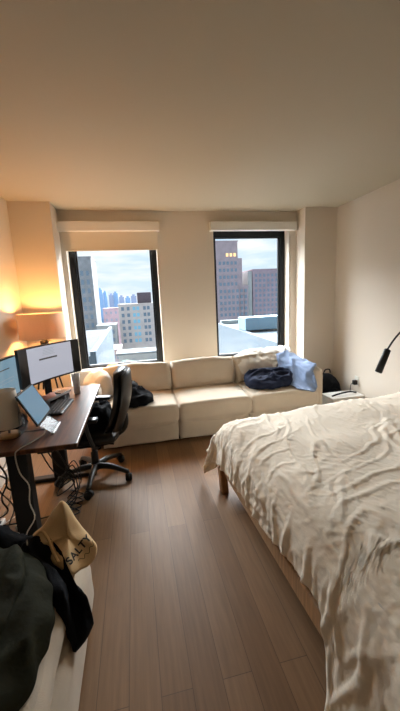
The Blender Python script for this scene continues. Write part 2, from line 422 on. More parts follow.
bm = B(); blob(bm, [(1.215, 3.32, .50), (1.22, 3.50, .52), (1.30, 3.58, .56), (1.48, 3.585, .57), (1.62, 3.56, .55), (1.74, 3.54, .56), (1.81, 3.46, .54), (1.80, 3.34, .50), (1.70, 3.25, .49), (1.52, 3.21, .48), (1.34, 3.21, .49)], .075, n=20, seg=110, fold=.036, fs=5.5, seed=12, normal=(0, -.25, 1), power=.36, floorz=.447, aniso=(.7, 1.5, 1.5), sharp=.3)
tag(obj('navy_quilt', bm, M_navy, None, True), 'bundled navy quilted blanket on the right sofa seat', 'blanket')
sheet('cream_throw', [[(1.18, 3.93, .70), (1.4, 3.95, .765), (1.65, 3.96, .775), (1.86, 3.96, .77), (1.99, 3.94, .76)],
                      [(1.19, 3.78, .71), (1.4, 3.80, .79), (1.62, 3.80, .80), (1.84, 3.82, .80), (1.97, 3.82, .79)],
                      [(1.20, 3.66, .66), (1.4, 3.66, .70), (1.62, 3.64, .70), (1.82, 3.65, .71), (1.95, 3.70, .74)],
                      [(1.24, 3.58, .56), (1.42, 3.57, .58), (1.62, 3.56, .58), (1.80, 3.56, .60), (1.92, 3.60, .62)]],
      M_pil, fold=.02, fs=7, seed=21)
tag(bpy.data.objects['cream_throw'], 'rumpled off-white throw over the right back cushion of the sofa', 'throw')
sheet('blue_shirt', [[(1.76, 3.88, .73), (1.86, 3.90, .75), (1.96, 3.88, .74), (2.04, 3.86, .69), (2.09, 3.84, .655)],
                     [(1.74, 3.74, .76), (1.85, 3.74, .775), (1.96, 3.72, .74), (2.04, 3.68, .69), (2.085, 3.66, .65)],
                     [(1.70, 3.62, .70), (1.80, 3.57, .70), (1.90, 3.52, .68), (2.00, 3.48, .66), (2.075, 3.46, .648)],
                     [(1.66, 3.42, .57), (1.76, 3.38, .58), (1.86, 3.34, .59), (1.97, 3.33, .645), (2.065, 3.33, .648)],
                     [(1.68, 3.24, .48), (1.76, 3.20, .48), (1.84, 3.17, .485), (1.93, 3.19, .52), (1.99, 3.25, .60)],
                     [(1.71, 3.085, .46), (1.77, 3.06, .44), (1.83, 3.055, .42), (1.89, 3.06, .42), (1.94, 3.09, .46)]],
      M_blue, fold=.018, fs=7, seed=33, thick=.008)
tag(bpy.data.objects['blue_shirt'], 'light blue cotton shirt draped over the right arm of the sofa', 'shirt')

# ------------------------------------------------------------------ bed
TH = .035
BX, BY = .57, 2.30
bed = thing('bed', 'large pale oak platform bed with its foot towards the desk', 'bed', (BX, BY, 0), TH)
bm = B(); box(bm, 0, .045, -1.93, -.02, .16, .265, .008); obj('foot_rail', bm, M_oak, bed)
bm = B(); box(bm, .0, 2.12, -.06, -.02, .16, .265, .008); obj('side_rail', bm, M_oak, bed)
bm = B(); box(bm, .0, 2.12, -1.93, -1.89, .16, .265, .008); obj('side_rail', bm, M_oak, bed)
bm = B()
for k in range(14): box(bm, .05+k*.148, .13+k*.148, -1.88, -.07, .225, .245)
obj('slats', bm, M_oak, bed)
for x in (.0, 2.0):
    for y in (-.15, -1.93):
        bm = B()
        for i in range(1):
            vs = box(bm, x-(.03 if x < 1 else 0), x+.025, y, y+.075, 0, .20, .008)
        for v in bm.verts:
            if v.co.z < .1:
                v.co.x += .008 if x < 1 else 0; v.co.y += -.01 if y < -1 else -.01
        obj('leg', bm, M_oakleg, bed)
bm = B(); box(bm, 2.11, 2.16, -1.93, -.02, 0, .95, .01); obj('headboard', bm, M_oak, bed)
bm = B(); cushion(bm, (2.03, 1.84, .29), (1.06, -.975, .392), puff=.01, rnd=.4, nz=.002); obj('mattress', bm, M_pil, bed, True)

# duvet: one continuous cloth over the bed, hanging over foot and both sides
def make_duvet():
    x0, x1 = .03, 2.02
    yf, yn = -.03, -1.90           # far and near edges of the bed top
    NU, NV = 250, 270
    topz = .592
    def fold_drop(a, r):           # a distance inside the edge (neg = past it); returns outward offset from edge and drop
        # quarter round of radius r then straight down with a slight outward slope
        q = r*PI/2
        if a > r: return -a, 0
        s = r-a                     # arc length past start of curve
        if s < q:
            th = s/r; return -r+r*math.sin(th), r-r*math.cos(th)
        return (s-q)*.10, r+(s-q)*.985
    x0 = -.012
    G = []; meta = []
    for i in range(NU+1):
        row = []; mr = []
        for j in range(NV+1):
            v = j/NV; u = i/NU
            b = 2.44*v-.36                        # distance inwards from far edge of bed (<0 = hanging)
            wy = b-.0
            hang = .225-.055*smoothstep(.7, 1.35, wy)+.028*N3(wy*2.3, 3.1, 0)+.012*N3(wy*9, 1.1, 0)
            hang += .38*smoothstep(1.36, 1.52, wy)+.05*smoothstep(.40, .0, wy)
            a = -hang + (1.99+hang)*u
            ox_, dz1 = fold_drop(a, .20)
            px_ = x0-ox_
            if b < .95:
                oy_, d2 = fold_drop(b, .15); py_ = yf+oy_
            else:
                on_, d2 = fold_drop((yf-yn)-b, .14); py_ = yn-on_
            dz = max(dz1, d2)+.35*min(dz1, d2); k = min(dz1, d2)
            if k > .02:
                px_ -= .22*(k-.02); py_ += (.30 if b < 1 else -.3)*(k-.02)
            row.append(Vector((px_, py_, topz-dz))); mr.append((a, wy, smoothstep(.05, .2, dz1), d2))
        G.append(row); meta.append(mr)
    def orid(X, Y, ang, long_, across, z, w):
        c, s_ = math.cos(ang), math.sin(ang)
        return ridge((X*c+Y*s_)*long_+z, (-X*s_+Y*c)*across, z*1.7, w)
    bm = B(); V = []
    for i in range(NU+1):
        row = []
        for j in range(NV+1):
            A = G[min(i+1, NU)][j]-G[max(i-1, 0)][j]; D = G[i][max(j-1, 0)]-G[i][min(j+1, NV)]
            n = A.cross(D).normalized()
            X, Y, hangf, d2 = meta[i][j]
            wx = X+.10*N3(X*2.1, Y*2.1, 5)+.03*N3(X*6, Y*6, 15); wy_ = Y+.10*N3(X*2.1, Y*2.1, 9)+.03*N3(X*6, Y*6, 19)
            body = .030*N3(X*1.6+2, Y*1.6, 1.7)+.012*N3(X*4, Y*4, 4.2)
            m1 = smoothstep(-.15, .25, N3(X*1.3, Y*1.3, 7)+.08); m2 = smoothstep(-.1, .2, N3(X*1.5+5, Y*1.5, 3)); m3 = smoothstep(-.2, .2, N3(X*2.2+9, Y*2.2, 13))
            f = body*(1-.6*hangf)
            f += orid(wx, wy_, -1.05, 1.2, 6.5, 2.2, .17)*.014*m1
            f += orid(wx, wy_, -1.32, 1.4, 8.5, 5.2, .15)*.010*m2
            f += orid(wx, wy_, -.35, 1.6, 8.5, 8.6, .15)*.007*m3
            f += orid(wx, wy_, -1.5, 3.0, 17, 3.3, .14)*.005*(.35+m2*.65)
            f += orid(wx, wy_, -.8, 3.4, 22, 6.3, .14)*.004*(.35+m1*.65)
            f += orid(wx, wy_, .9, 6.0, 28, 9.3, .16)*.0028+orid(wx, wy_, -1.1, 8.0, 38, 4.4, .2)*.0022
            f += hangf*(ridge(Y*6.5+.3*math.sin(X*9), X*1.5, 6, .25)*.014+ridge(Y*15, X*5, 2, .3)*.007)
            p = G[i][j]+n*f
            p.z += .045*smoothstep(1.2, 1.9, X)
            if Y < 1.42 and Y > .1 and p.z < .30 and p.x > -.03: p.x = -.03+(p.x+.03)*.1
            if p.z < .28 and p.x > -.022 and p.x < .2: p.x = -.022
            if p.z < .03:
                p.x -= (.03-p.z)*.5; p.z = .022+.01*abs(N3(p.x*20, p.y*20, 0))
            row.append(bm.verts.new(p))
        V.append(row)
    for i in range(NU):
        for j in range(NV): bm.faces.new((V[i][j], V[i+1][j], V[i+1][j+1], V[i][j+1]))
    bm.normal_update()
    me = bpy.data.meshes.new('duvet'); bm.to_mesh(me); bm.free()
    o = mesh_obj('duvet', me, M_duvet, None, True)
    o.location = (BX, BY, 0); o.rotation_euler = (0, 0, TH)
    s = o.modifiers.new('thickness', 'SOLIDIFY'); s.thickness = .012; s.offset = 0
    return tag(o, 'rumpled ivory cotton duvet spread across the large bed', 'duvet')
make_duvet()

# gooseneck reading lamp fixed to the headboard
t = thing('reading_lamp', 'black gooseneck reading lamp bending down above the bed', 'lamp', (2.70, 2.24, .93))
L0 = Vector((2.70, 2.24, .93))
bm = B(); tube(bm, [Vector(p)-L0 for p in spline([(2.68, 2.24, .93), (2.64, 2.23, 1.12), (2.45, 2.21, 1.235), (2.28, 2.2, 1.22), (2.14, 2.2, 1.16), (2.06, 2.2, 1.085), (2.01, 2.2, 1.015)], 30)], .0075, 8); obj('gooseneck', bm, M_bk, t, True)
bm = B(); tube(bm, [Vector((2.013, 2.2, 1.015))-L0, Vector((2.010, 2.2, 1.01))-L0, Vector((1.935, 2.2, .83))-L0, Vector((1.933, 2.2, .826))-L0], [.018, .026, .028, .022], 16); obj('lamp_head', bm, M_bk, t, True)
bm = B(); box(bm, -.03, .03, -.03, .03, -.08, .01, .008); obj('clamp', bm, M_bk, t)

# ------------------------------------------------------------------ right rear corner
t = thing('backpack', 'black backpack on the floor in the right rear corner', 'bag', (2.50, 3.78, 0))
bm = B(); blob(bm, [(-.19, 0, .02), (-.22, 0, .2), (-.20, 0, .36), (-.08, 0, .415), (.05, 0, .40), (.16, 0, .31), (.22, 0, .16), (.20, 0, .02)], .12, fold=.015, fs=7, seed=41, normal=(0, -1, 0)); obj('bag_body', bm, M_blk, t, True)
bm = B(); tube(bm, spline([(-.06, -.03, .42), (-.04, -.04, .47), (.02, -.04, .47), (.04, -.03, .42)], 12), .008, 6); obj('grab_handle', bm, M_blk, t, True)
bm = B(); blob(bm, [(-.1, -.12, .05), (-.1, -.13, .2), (0, -.14, .24), (.1, -.13, .2), (.1, -.12, .05)], .03, fold=.006, normal=(0, -1, 0)); obj('front_pocket', bm, M_blk, t, True)
t = thing('storage_bin', 'white storage bin with a black strap between bed and sofa', 'bin', (2.51, 3.43, 0), 0)
bm = B(); box(bm, -.22, .22, -.12, .12, 0, .19, .02, 3); obj('bin_body', bm, M_white, t)
bm = B(); box(bm, -.225, .225, -.125, .125, .19, .215, .008); obj('bin_lid', bm, M_white, t)
bm = B(); tube(bm, spline([(-.18, -.04, .218), (-.08, -.04, .24), (.08, -.02, .245), (.19, .0, .22)], 14), .010, 6); obj('strap', bm, M_blk, t, True)
bm = B(); box(bm, XR-.008, XR, 3.465, 3.54, .29, .41, .003); o = obj('wall_outlet', bm, M_outlet); tag(o, 'white wall outlet low on the right wall near the corner', 'outlet')
t = thing('power_adapter', 'black power adapter plugged into the wall outlet', 'adapter', (XR-.008, 3.50, .33))
bm = B(); box(bm, -.05, 0, -.025, .025, -.03, .03, .008); obj('adapter_body', bm, M_bk, t)
bm = B(); tube(bm, spline([(-.05, 0, -.01), (-.10, -.02, -.03), (-.12, -.05, -.2), (-.10, -.1, -.318)], 16), .004, 6); obj('cord', bm, M_bk, t, True)

# ------------------------------------------------------------------ desk
DX, DY = -.73, 2.335
desk = thing('standing_desk', 'walnut-topped standing desk on black metal legs along the left wall', 'desk', (DX, DY, 0))
bm = B(); box(bm, -.375, .375, -.635, .635, .735, .762, .006, 2)
es = [e for e in bm.edges if False]
obj('desktop', bm, M_walnut, desk)
for y in (-.42, .42):
    bm = B(); box(bm, -.055, .055, y-.04, y+.04, .03, .70, .004); obj('leg', bm, M_dmetal, desk)
    bm = B(); box(bm, -.33, .29, y-.035, y+.035, 0, .035, .008); obj('leg_foot', bm, M_dmetal, desk)
    bm = B(); box(bm, -.3, .3, y-.03, y+.03, .695, .735, .004); obj('top_bracket', bm, M_dmetal, desk)
bm = B(); box(bm, -.04, .04, -.40, .40, .68, .72, .004); obj('crossbar', bm, M_dmetal, desk)
bm = B(); box(bm, .16, .24, -.60, -.48, .712, .735, .004); obj('control_panel', bm, M_bk, desk)
ZD = .762

# monitors
def monitor(label, a, b, z0, z1, kind):
    """a, b: near and far bottom corners (x, y) of the front of the panel"""
    a = Vector(a); b = Vector(b); mid = (a+b)/2; w = (b-a).length; d = (b-a)/w
    ang = math.atan2(d.y, d.x)
    t = thing('monitor', label, 'monitor', (mid.x, mid.y, ZD), ang, 'desk monitors')
    h = z1-z0; zb = z0-ZD; curve = .035 if kind == 'wide' else .012
    # local x along width, front faces local -y
    def surf(bm, x0, x1, za, zb_, off, n=20, thick=None):
        rows = []
        for k in range(n+1):
            x = x0+(x1-x0)*k/n; y = -curve*(2*x/w)**2+off
            rows.append((x, y))
        if thick is None:
            A = [bm.verts.new((x, y, za)) for x, y in rows]; Bv = [bm.verts.new((x, y, zb_)) for x, y in rows]
            for k in range(n): bm.faces.new((A[k], A[k+1], Bv[k+1], Bv[k]))
        else:
            A = [bm.verts.new((x, y, za)) for x, y in rows]; Bv = [bm.verts.new((x, y, zb_)) for x, y in rows]
            A2 = [bm.verts.new((x, y+thick, za)) for x, y in rows]; B2 = [bm.verts.new((x, y+thick, zb_)) for x, y in rows]
            for k in range(n):
                bm.faces.new((A[k], A[k+1], Bv[k+1], Bv[k])); bm.faces.new((A2[k], B2[k], B2[k+1], A2[k+1]))
                bm.faces.new((A[k], A2[k], A2[k+1], A[k+1])); bm.faces.new((Bv[k], Bv[k+1], B2[k+1], B2[k]))
            for k in (0, n): bm.faces.new((A[k], Bv[k], B2[k], A2[k]))
    bm = B(); surf(bm, -w/2, w/2, zb, zb+h, 0, thick=.028); casing = obj('casing', bm, M_bezel, t)
    if kind == 'wide':
        bm = B(); surf(bm, -w/2+.085, w/2-.075, zb+.014, zb+h-.010, -.0015); sc = obj('screen', bm, M_scr_white, t)
        bm = B(); surf(bm, -w*.17, w*.13, zb+h*.60, zb+h*.645, -.003, 6); obj('text_bar', bm, M_scr_dark, sc)
        bm = B()
        for q in range(5): surf(bm, -w*.11+q*.004, w*(.10-.02*(q % 2)), zb+h*(.72+.04*q), zb+h*(.731+.04*q), -.003, 4)
        obj('text_lines', bm, M_scr_grey, sc)
    else:
        bm = B(); surf(bm, -w/2+.010, w/2-.010, zb+.014, zb+h-.010, -.0015); sc = obj('screen', bm, M_scr_blue, t)
        bm = B(); surf(bm, w*.05, w*.32, zb+h*.73, zb+h*.755, -.003, 4); obj('text_bar', bm, M_scr_dark, sc)
        bm = B(); surf(bm, -w*.2, w*.38, zb+h*.50, zb+h*.51, -.003, 4); surf(bm, -w*.2, w*.38, zb+h*.42, zb+h*.43, -.003, 4); obj('text_lines', bm, M_scr_grey, sc)
    bm = B(); box(bm, -.03, .03, .04, .06, .01, zb+h*.6, .006); box(bm, -.03, .03, .02, .06, zb+h*.4, zb+h*.6, .006); obj('stand_neck', bm, M_dmetal, t)
    bm = B(); box(bm, -.11, .11, -.05, .11, 0, .012, .005); obj('stand_base', bm, M_dmetal, t)
    return t
monitor('wide curved black monitor showing a white page, in front of the linen floor lamp', (-.828, 2.36), (-.515, 2.86), .925, 1.205, 'wide')
monitor('second monitor with a pale blue screen, cut by the left edge', (-.90, 1.84), (-.855, 2.43), .885, 1.165, 'std')

# linen drum floor lamp on tripod legs
t = thing('floor_lamp', 'lit tripod floor lamp with a wide linen drum shade in the left rear corner', 'lamp', (-.945, 3.58, 0))
for k in range(4):
    a = PI/4+k*PI/2
    bm = B(); tube(bm, [(.03*math.cos(a), .03*math.sin(a), 1.12), (.27*math.cos(a), .27*math.sin(a), 0)], [.010, .008], 8); obj('leg', bm, M_dmetal, t, True)
bm = B(); lathe(bm, [(.04, 1.10), (.045, 1.13), (.014, 1.15), (.012, 1.255)], 14); obj('socket', bm, M_dmetal, t, True)
bm = B()
r0, r1, za, zb = .229, .222, 1.165, 1.418
lathe(bm, [(r0, za), (r1, zb), (r1-.003, zb), (r0-.003, za), (r0, za)], 56, cap=False); obj('lamp_shade', bm, M_linen, t, True)
bm = B(); lathe(bm, [(.012, 1.25), (.03, 1.30), (.036, 1.33), (.024, 1.355), (.003, 1.365)], 14)
obj('bulb', bm, mat('warm_bulb', (255, 220, 170), .5, emit=(255, 182, 104), estr=470), t, True)
bm = B()
for k in range(3):
    a = k*2*PI/3; tube(bm, [(.012*math.cos(a), .012*math.sin(a), 1.245), (.225*math.cos(a), .225*math.sin(a), 1.225)], .002, 5)
obj('shade_spider', bm, M_dmetal, t)

# small white lamp
t = thing('small_table_lamp', 'small unlit lamp with white cylinder shade and round wooden base', 'lamp', (-.757, 1.915, ZD))
bm = B(); lathe(bm, [(.05, 0), (.056, .004), (.056, .018), (.05, .023)], 32); obj('lamp_base', bm, M_beech, t, True)
bm = B(); lathe(bm, [(.006, .02), (.006, .12)], 10); obj('pole', bm, M_metal, t, True)
bm = B(); lathe(bm, [(.070, .065), (.062, .275), (.060, .275), (.068, .065), (.070, .065)], 36, cap=False); obj('lamp_shade', bm, M_lampsh, t, True)
bm = B(); lathe(bm, [(.012, .12), (.022, .145), (.022, .17), (.01, .19)], 12); obj('bulb', bm, M_white, t, True)

# tablet on an acrylic stand
t = thing('tablet_stand', 'clear acrylic tablet stand at the near corner of the desk', 'stand', (-.57, 1.96, ZD))
def plate(bm, p, q, w, th=.006):
    """slab between two (x, z) points, width w along y"""
    p = Vector((p[0], 0, p[1])); q = Vector((q[0], 0, q[1])); d = (q-p).normalized(); n = Vector((d.z, 0, -d.x))*th/2
    vs = []
    for s in (-w/2, w/2):
        for c in (p+n, q+n, q-n, p-n): vs.append(bm.verts.new((c.x, c.y+s, c.z)))
    bm.faces.new(vs[:4]); bm.faces.new(vs[4:][::-1])
    for k in range(4): bm.faces.new((vs[k], vs[4+k], vs[4+(k+1) % 4], vs[(k+1) % 4]))
bm = B(); plate(bm, (.052, .006), (-.030, .072), .17); obj('front_panel', bm, M_acry, t)
bm = B(); box(bm, .044, .060, -.09, .09, 0, .010, .002); obj('front_bar', bm, M_silver, t)
bm = B(); plate(bm, (-.03, .072), (-.115, .228), .16); obj('back_panel', bm, M_acry, t)
bm = B(); plate(bm, (-.110, .20), (-.13, .003), .14); obj('brace', bm, M_acry, t)
bm = B(); plate(bm, (-.030, .056), (-.002, .070), .17, .005); obj('ledge', bm, M_acry, t)
bm = B(); box(bm, -.14, .05, -.004, .004, 0, .004); obj('spine', bm, M_acry, t)
t = thing('tablet', 'tablet with a pale blue screen leaning on the clear stand', 'tablet', (-.57, 1.985, ZD+.066))
d = Vector((-.085, 0, .172)).normalized(); n = Vector((d.z, 0, -d.x))
bm = B(); plate(bm, (-.010, .0), (-.102, .186), .285, .008); lid = obj('tablet_case', bm, M_bezel, t)
bm = B(); plate(bm, (-.010+n.x*.0048+d.x*.01, n.z*.0048+d.z*.01), (-.102+n.x*.0048-d.x*.008, .186+n.z*.0048-d.z*.008), .268, .001); obj('screen', bm, M_scr_blue2, t)
# keyboard, mouse, tray, pouch, cup
t = thing('keyboard', 'black keyboard lying on the walnut desk between tablet stand and cup', 'keyboard', (-.585, 2.36, ZD), -.06)
bm = B(); box(bm, -.065, .065, -.165, .165, 0, .016, .006); obj('keyboard_case', bm, M_bk, t)
for (nx_, xs) in (('keys', None),):
    bm = B()
    for r_ in range(5):
        for c_ in range(14): box(bm, -.056+r_*.0228, -.036+r_*.0228, -.158+c_*.0228, -.138+c_*.0228, .016, .021, .003, 1)
    obj('keys', bm, M_key, t)
bm = B(); blob(bm, [(-.035, -.05, 0), (-.04, 0, 0), (-.03, .05, 0), (0, .06, 0), (.03, .05, 0), (.035, 0, 0), (.03, -.05, 0), (0, -.06, 0)], .034, fold=0, normal=(0, 0, 1), floorz=0)
o = obj('computer_mouse', bm, M_bk, None, True); o.location = (-.60, 2.585, ZD); tag(o, 'black computer mouse just beyond the keyboard', 'mouse')
t = thing('desk_tray', 'narrow metal tray under the curved monitor', 'tray', (-.655, 2.56, ZD), -.42)
bm = B(); box(bm, -.05, .05, -.14, .14, .035, .042, .002); box(bm, -.05, -.045, -.14, .14, .042, .055, .001); box(bm, .045, .05, -.14, .14, .042, .055, .001); obj('tray_top', bm, M_silver, t)
for y in (-.12, .12):
    bm = B(); box(bm, -.045, .045, y-.004, y+.004, 0, .035, .001); obj('leg', bm, M_silver, t)
bm = B(); blob(bm, [(-.035, -.1, 0), (-.03, .0, .004), (.0, .05, .004), (.035, .0, 0), (.04, -.09, 0), (0, -.11, 0)], .028, fold=.006, fs=14, normal=(0, 0, 1), floorz=0)
o = obj('pouch', bm, M_pink, None, True); o.location = (-.675, 2.53, ZD+.043); o.rotation_euler = (0, 0, -.42); tag(o, 'small pink pouch lying on the metal tray', 'pouch')
bm = B(); box(bm, -.03, .03, -.05, .05, 0, .008, .002); o = obj('phone', bm, M_bk); o.location = (-.615, 2.64, ZD+.0435); o.rotation_euler = (0, 0, -.5); tag(o, 'dark phone at the far end of the metal tray', 'phone')
t = thing('tall_cup', 'tall white patterned tumbler at the far corner of the desk', 'cup', (-.515, 2.72, ZD))
M_cup = mat('patterned_ceramic', (236, 238, 236), .3, vary=.2, vscale=34, detail=1)
bm = B(); lathe(bm, [(.022, 0), (.026, .004), (.029, .10), (.034, .165), (.031, .165), (.026, .10), (.022, .01), (.001, .008)], 28, cap=False); obj('cup_body', bm, M_cup, t, True)
bm = B(); tube(bm, [(.005, .0, .02), (-.012, .012, .20)], .0035, 8); obj('straw', bm, M_acry, t, True)
# dark clutter behind the little lamp
bm = B(); blob(bm, [(-.07, -.06, 0), (-.09, .05, 0), (0, .1, 0), (.07, .06, 0), (.08, -.03, 0), (.02, -.08, 0)], .05, fold=.02, fs=14, normal=(0, 0, 1), floorz=0)
o = obj('glasses_case', bm, M_blk, None, True); o.location = (-.80, 2.09, ZD+.001); tag(o, 'soft black case lying under the blue monitor behind the small lamp', 'case')

# cables
def cable(pts, r, m, label, cat='cable', group='cables under the desk'):
    bm = B(); tube(bm, spline(pts, 46), r, 6)
    o = obj('cable', bm, m, None, True); tag(o, label, cat, group); return o
M_cabw = mat('white_cable', (205, 200, 190), .5)
cable([(-.57, 1.93, .80), (-.56, 1.87, .772), (-.60, 1.79, .768), (-.645, 1.705, .767), (-.66, 1.69, .74), (-.65, 1.69, .64), (-.62, 1.70, .56), (-.63, 1.70, .46), (-.62, 1.71, .36), (-.68, 1.73, .26), (-.72, 1.75, .14), (-.78, 1.8, .006), (-.86, 1.86, .006)], .0035, M_cabw,
      'white charging cable falling over the near desk edge to the floor', 'cable', None)
rnd = random.Random(4)
for k in range(7):
    x = -.86-.03*k; y = 2.0+.09*(k % 3)
    pts = [(x, y, .73)]
    for q in range(1, 6): pts.append((x+rnd.uniform(-.05, .05)+.02*q, y+rnd.uniform(-.06, .06), .73-.11*q))
    pts += [(x+rnd.uniform(-.1, .15), y+rnd.uniform(-.1, .1), .07), (x+rnd.uniform(.0, .3), y+rnd.uniform(-.15, .15), .008), (x+rnd.uniform(.2, .45), y+rnd.uniform(-.1, .3), .008)]
    cable(pts, .004 if k % 2 else .0055, M_cabw if k in (2, 5) else M_bk, 'tangled %s cable hanging in the bundle beneath the near end of the desk' % ('pale' if k in (2, 5) else 'black'))
for k in range(4):
    x = -.55; y = 2.12+.07*k
    pts = [(-.72, y, .70), (-.62, y+.02, .42+rnd.uniform(-.05, .05)), (-.55+rnd.uniform(-.05, .05), y+.05, .28), (-.64, y+.1, .20+rnd.uniform(-.05, .05)), (-.55, y+.12, .30), (-.5, y+.04, .16), (-.6, y, .06), (-.5, y+.1, .008), (-.62, y+.2, .008)]
    cable(pts, .0045, M_bk, 'looped black cable hanging just inside the near desk leg')
t = thing('power_strip', 'pale power strip on the floor by the left wall under the desk', 'power strip', (-1.02, 2.1, 0), .1)
bm = B(); box(bm, -.03, .03, -.16, .16, 0, .035, .008); st = obj('strip_body', bm, M_white, t)
for k in range(5):
    bm = B(); box(bm, -.016, .016, -.13+k*.055, -.10+k*.055, .035, .037, .001); obj('socket', bm, M_key, t)

# ------------------------------------------------------------------ office chair
CX, CY = -.43, 2.68
ch = thing('office_chair', 'black leather office chair on a five-star wheeled base at the desk', 'chair', (CX, CY, 0), -.10)
# local: chair faces -x, back on +x
bm = B(); cushion(bm, (.46, .48, .085), (-.01, 0, .44), puff=.02, rnd=.8, nz=.004, seed=2, cuts=10); obj('seat', bm, M_leather, ch, True)
bm = B(); box(bm, -.17, .18, -.16, .16, .365, .402, .012); obj('seat_mechanism', bm, M_chairpl, ch)
bm = B(); lathe(bm, [(.03, .10), (.03, .24), (.02, .245), (.02, .37)], 16); obj('gas_column', bm, M_dmetal, ch, True)
bm = B()
for k in range(5):
    a = 2*PI*k/5+math.radians(-17.5)
    pts = [(.03*math.cos(a), .03*math.sin(a), .115), (.15*math.cos(a), .15*math.sin(a), .115), (.30*math.cos(a), .30*math.sin(a), .075)]
    tube(bm, spline(pts, 8), [.030-.012*i/8 for i in range(9)], 8)
lathe(bm, [(.04, .085), (.045, .10), (.045, .13), (.035, .145)], 16)
obj('star_base', bm, M_chairpl, ch, True)
for k in range(5):
    a = 2*PI*k/5+math.radians(-17.5); cx, cy = .30*math.cos(a), .30*math.sin(a)
    bm = B()
    tube(bm, [(cx, cy, .08), (cx, cy, .045)], .008, 8)
    b2 = a+.6*k+.4; dx, dy = math.cos(b2), math.sin(b2)
    for s in (-1, 1):
        tube(bm, [(cx+dx*s*.008, cy+dy*s*.008, .03), (cx+dx*s*.026, cy+dy*s*.026, .03)], .03, 14)
    tube(bm, [(cx-dx*.01, cy-dy*.01, .036), (cx+dx*.01, cy+dy*.01, .036)], .034, 14)
    obj('caster', bm, M_rub, ch, True)
# backrest: curved shell leaning back
def back_shell(off, th, w, m, name, zlo=.44, zhi=.965):
    n, q = 16, 12; bm = B(); F = []; K = []
    for i in range(n+1):
        t_ = i/n; z = zlo+(zhi-zlo)*t_
        xb = .225+.10*t_+.035*math.sin(t_*PI*1.1-.4)
        hw = w*(.86+.16*math.sin(PI*min(1, t_*1.15)))*(1 if t_ < .9 else 1-.9*(t_-.9)**1.0*1.6)
        rf = []; rk = []
        for j in range(q+1):
            s = -1+2*j/q; y = s*hw
            c = -.05*s*s
            zz = z-(.03*s*s if t_ > .8 else 0)+(.02*s*s if t_ < .15 else 0)
            e = (1-abs(s)**5)
            rf.append(bm.verts.new((xb+off+c-th/2*e, y, zz))); rk.append(bm.verts.new((xb+off+c+th/2*e+.001, y, zz)))
        F.append(rf); K.append(rk)
    for i in range(n):
        for j in range(q):
            bm.faces.new((F[i][j], F[i+1][j], F[i+1][j+1], F[i][j+1])); bm.faces.new((K[i][j], K[i][j+1], K[i+1][j+1], K[i+1][j]))
        for j in (0, q): bm.faces.new((F[i][j], K[i][j], K[i+1][j], F[i+1][j]))
    for i in (0, n):
        for j in range(q): bm.faces.new((F[i][j], F[i][j+1], K[i][j+1], K[i][j]))
    return obj(name, bm, m, ch, True)
back_shell(-.025, .075, .23, M_leather, 'backrest')
back_shell(.025, .022, .215, M_chairpl, 'back_shell', .42, .95)
bm = B(); tube(bm, spline([(.10, 0, .385), (.20, 0, .39), (.275, 0, .45), (.285, 0, .56)], 12), [.028]*13, 10); obj('back_bracket', bm, M_chairpl, ch, True)
for s in (-1, 1):
    bm = B(); tube(bm, spline([(.10, s*.17, .385), (.08, s*.27, .40), (.05, s*.285, .50), (.03, s*.285, .615)], 14), .015, 8); arm = obj('armrest', bm, M_chairpl, ch, True)
    bm = B(); cushion(bm, (.25, .085, .03), (0, s*.285, .63), puff=.003, rnd=.9, nz=0, cuts=5); obj('arm_pad', bm, M_leather, arm, True)
bm = B(); blob(bm, [(-.62, 2.52, .49), (-.64, 2.72, .49), (-.58, 2.86, .50), (-.42, 2.88, .52), (-.28, 2.84, .55), (-.25, 2.70, .56), (-.27, 2.55, .52), (-.40, 2.48, .49), (-.53, 2.47, .49)], .10, fold=.045, fs=8, seed=17, normal=(0, 0, 1), floorz=.497, power=.6, back=.1)
tag(obj('black_jacket', bm, M_blk, None, True), 'shiny black jacket bundled on the seat of the office chair', 'jacket')

# ------------------------------------------------------------------ daybed with coats and tote
db = thing('daybed', 'low cream upholstered daybed under the coats by the left wall', 'daybed', (-.74, .90, 0))
bm = B(); cushion(bm, (.85, 1.26, .285), (0, 0, .15), puff=.006, rnd=.40, nz=.003, cuts=14); obj('daybed_base', bm, M_sofa, db, True)
bm = B(); cushion(bm, (.80, 1.16, .14), (-.01, -.03, .362), puff=.014, rnd=.85, nz=.004, cuts=16); obj('seat_cushion', bm, M_sofa, db, True)
for x in (-.36, .36):
    for y in (-.56, .56):
        bm = B(); lathe(bm, [(.018, 0), (.022, .02)], 10, (x, y, 0)); obj('foot', bm, M_dmetal, db)
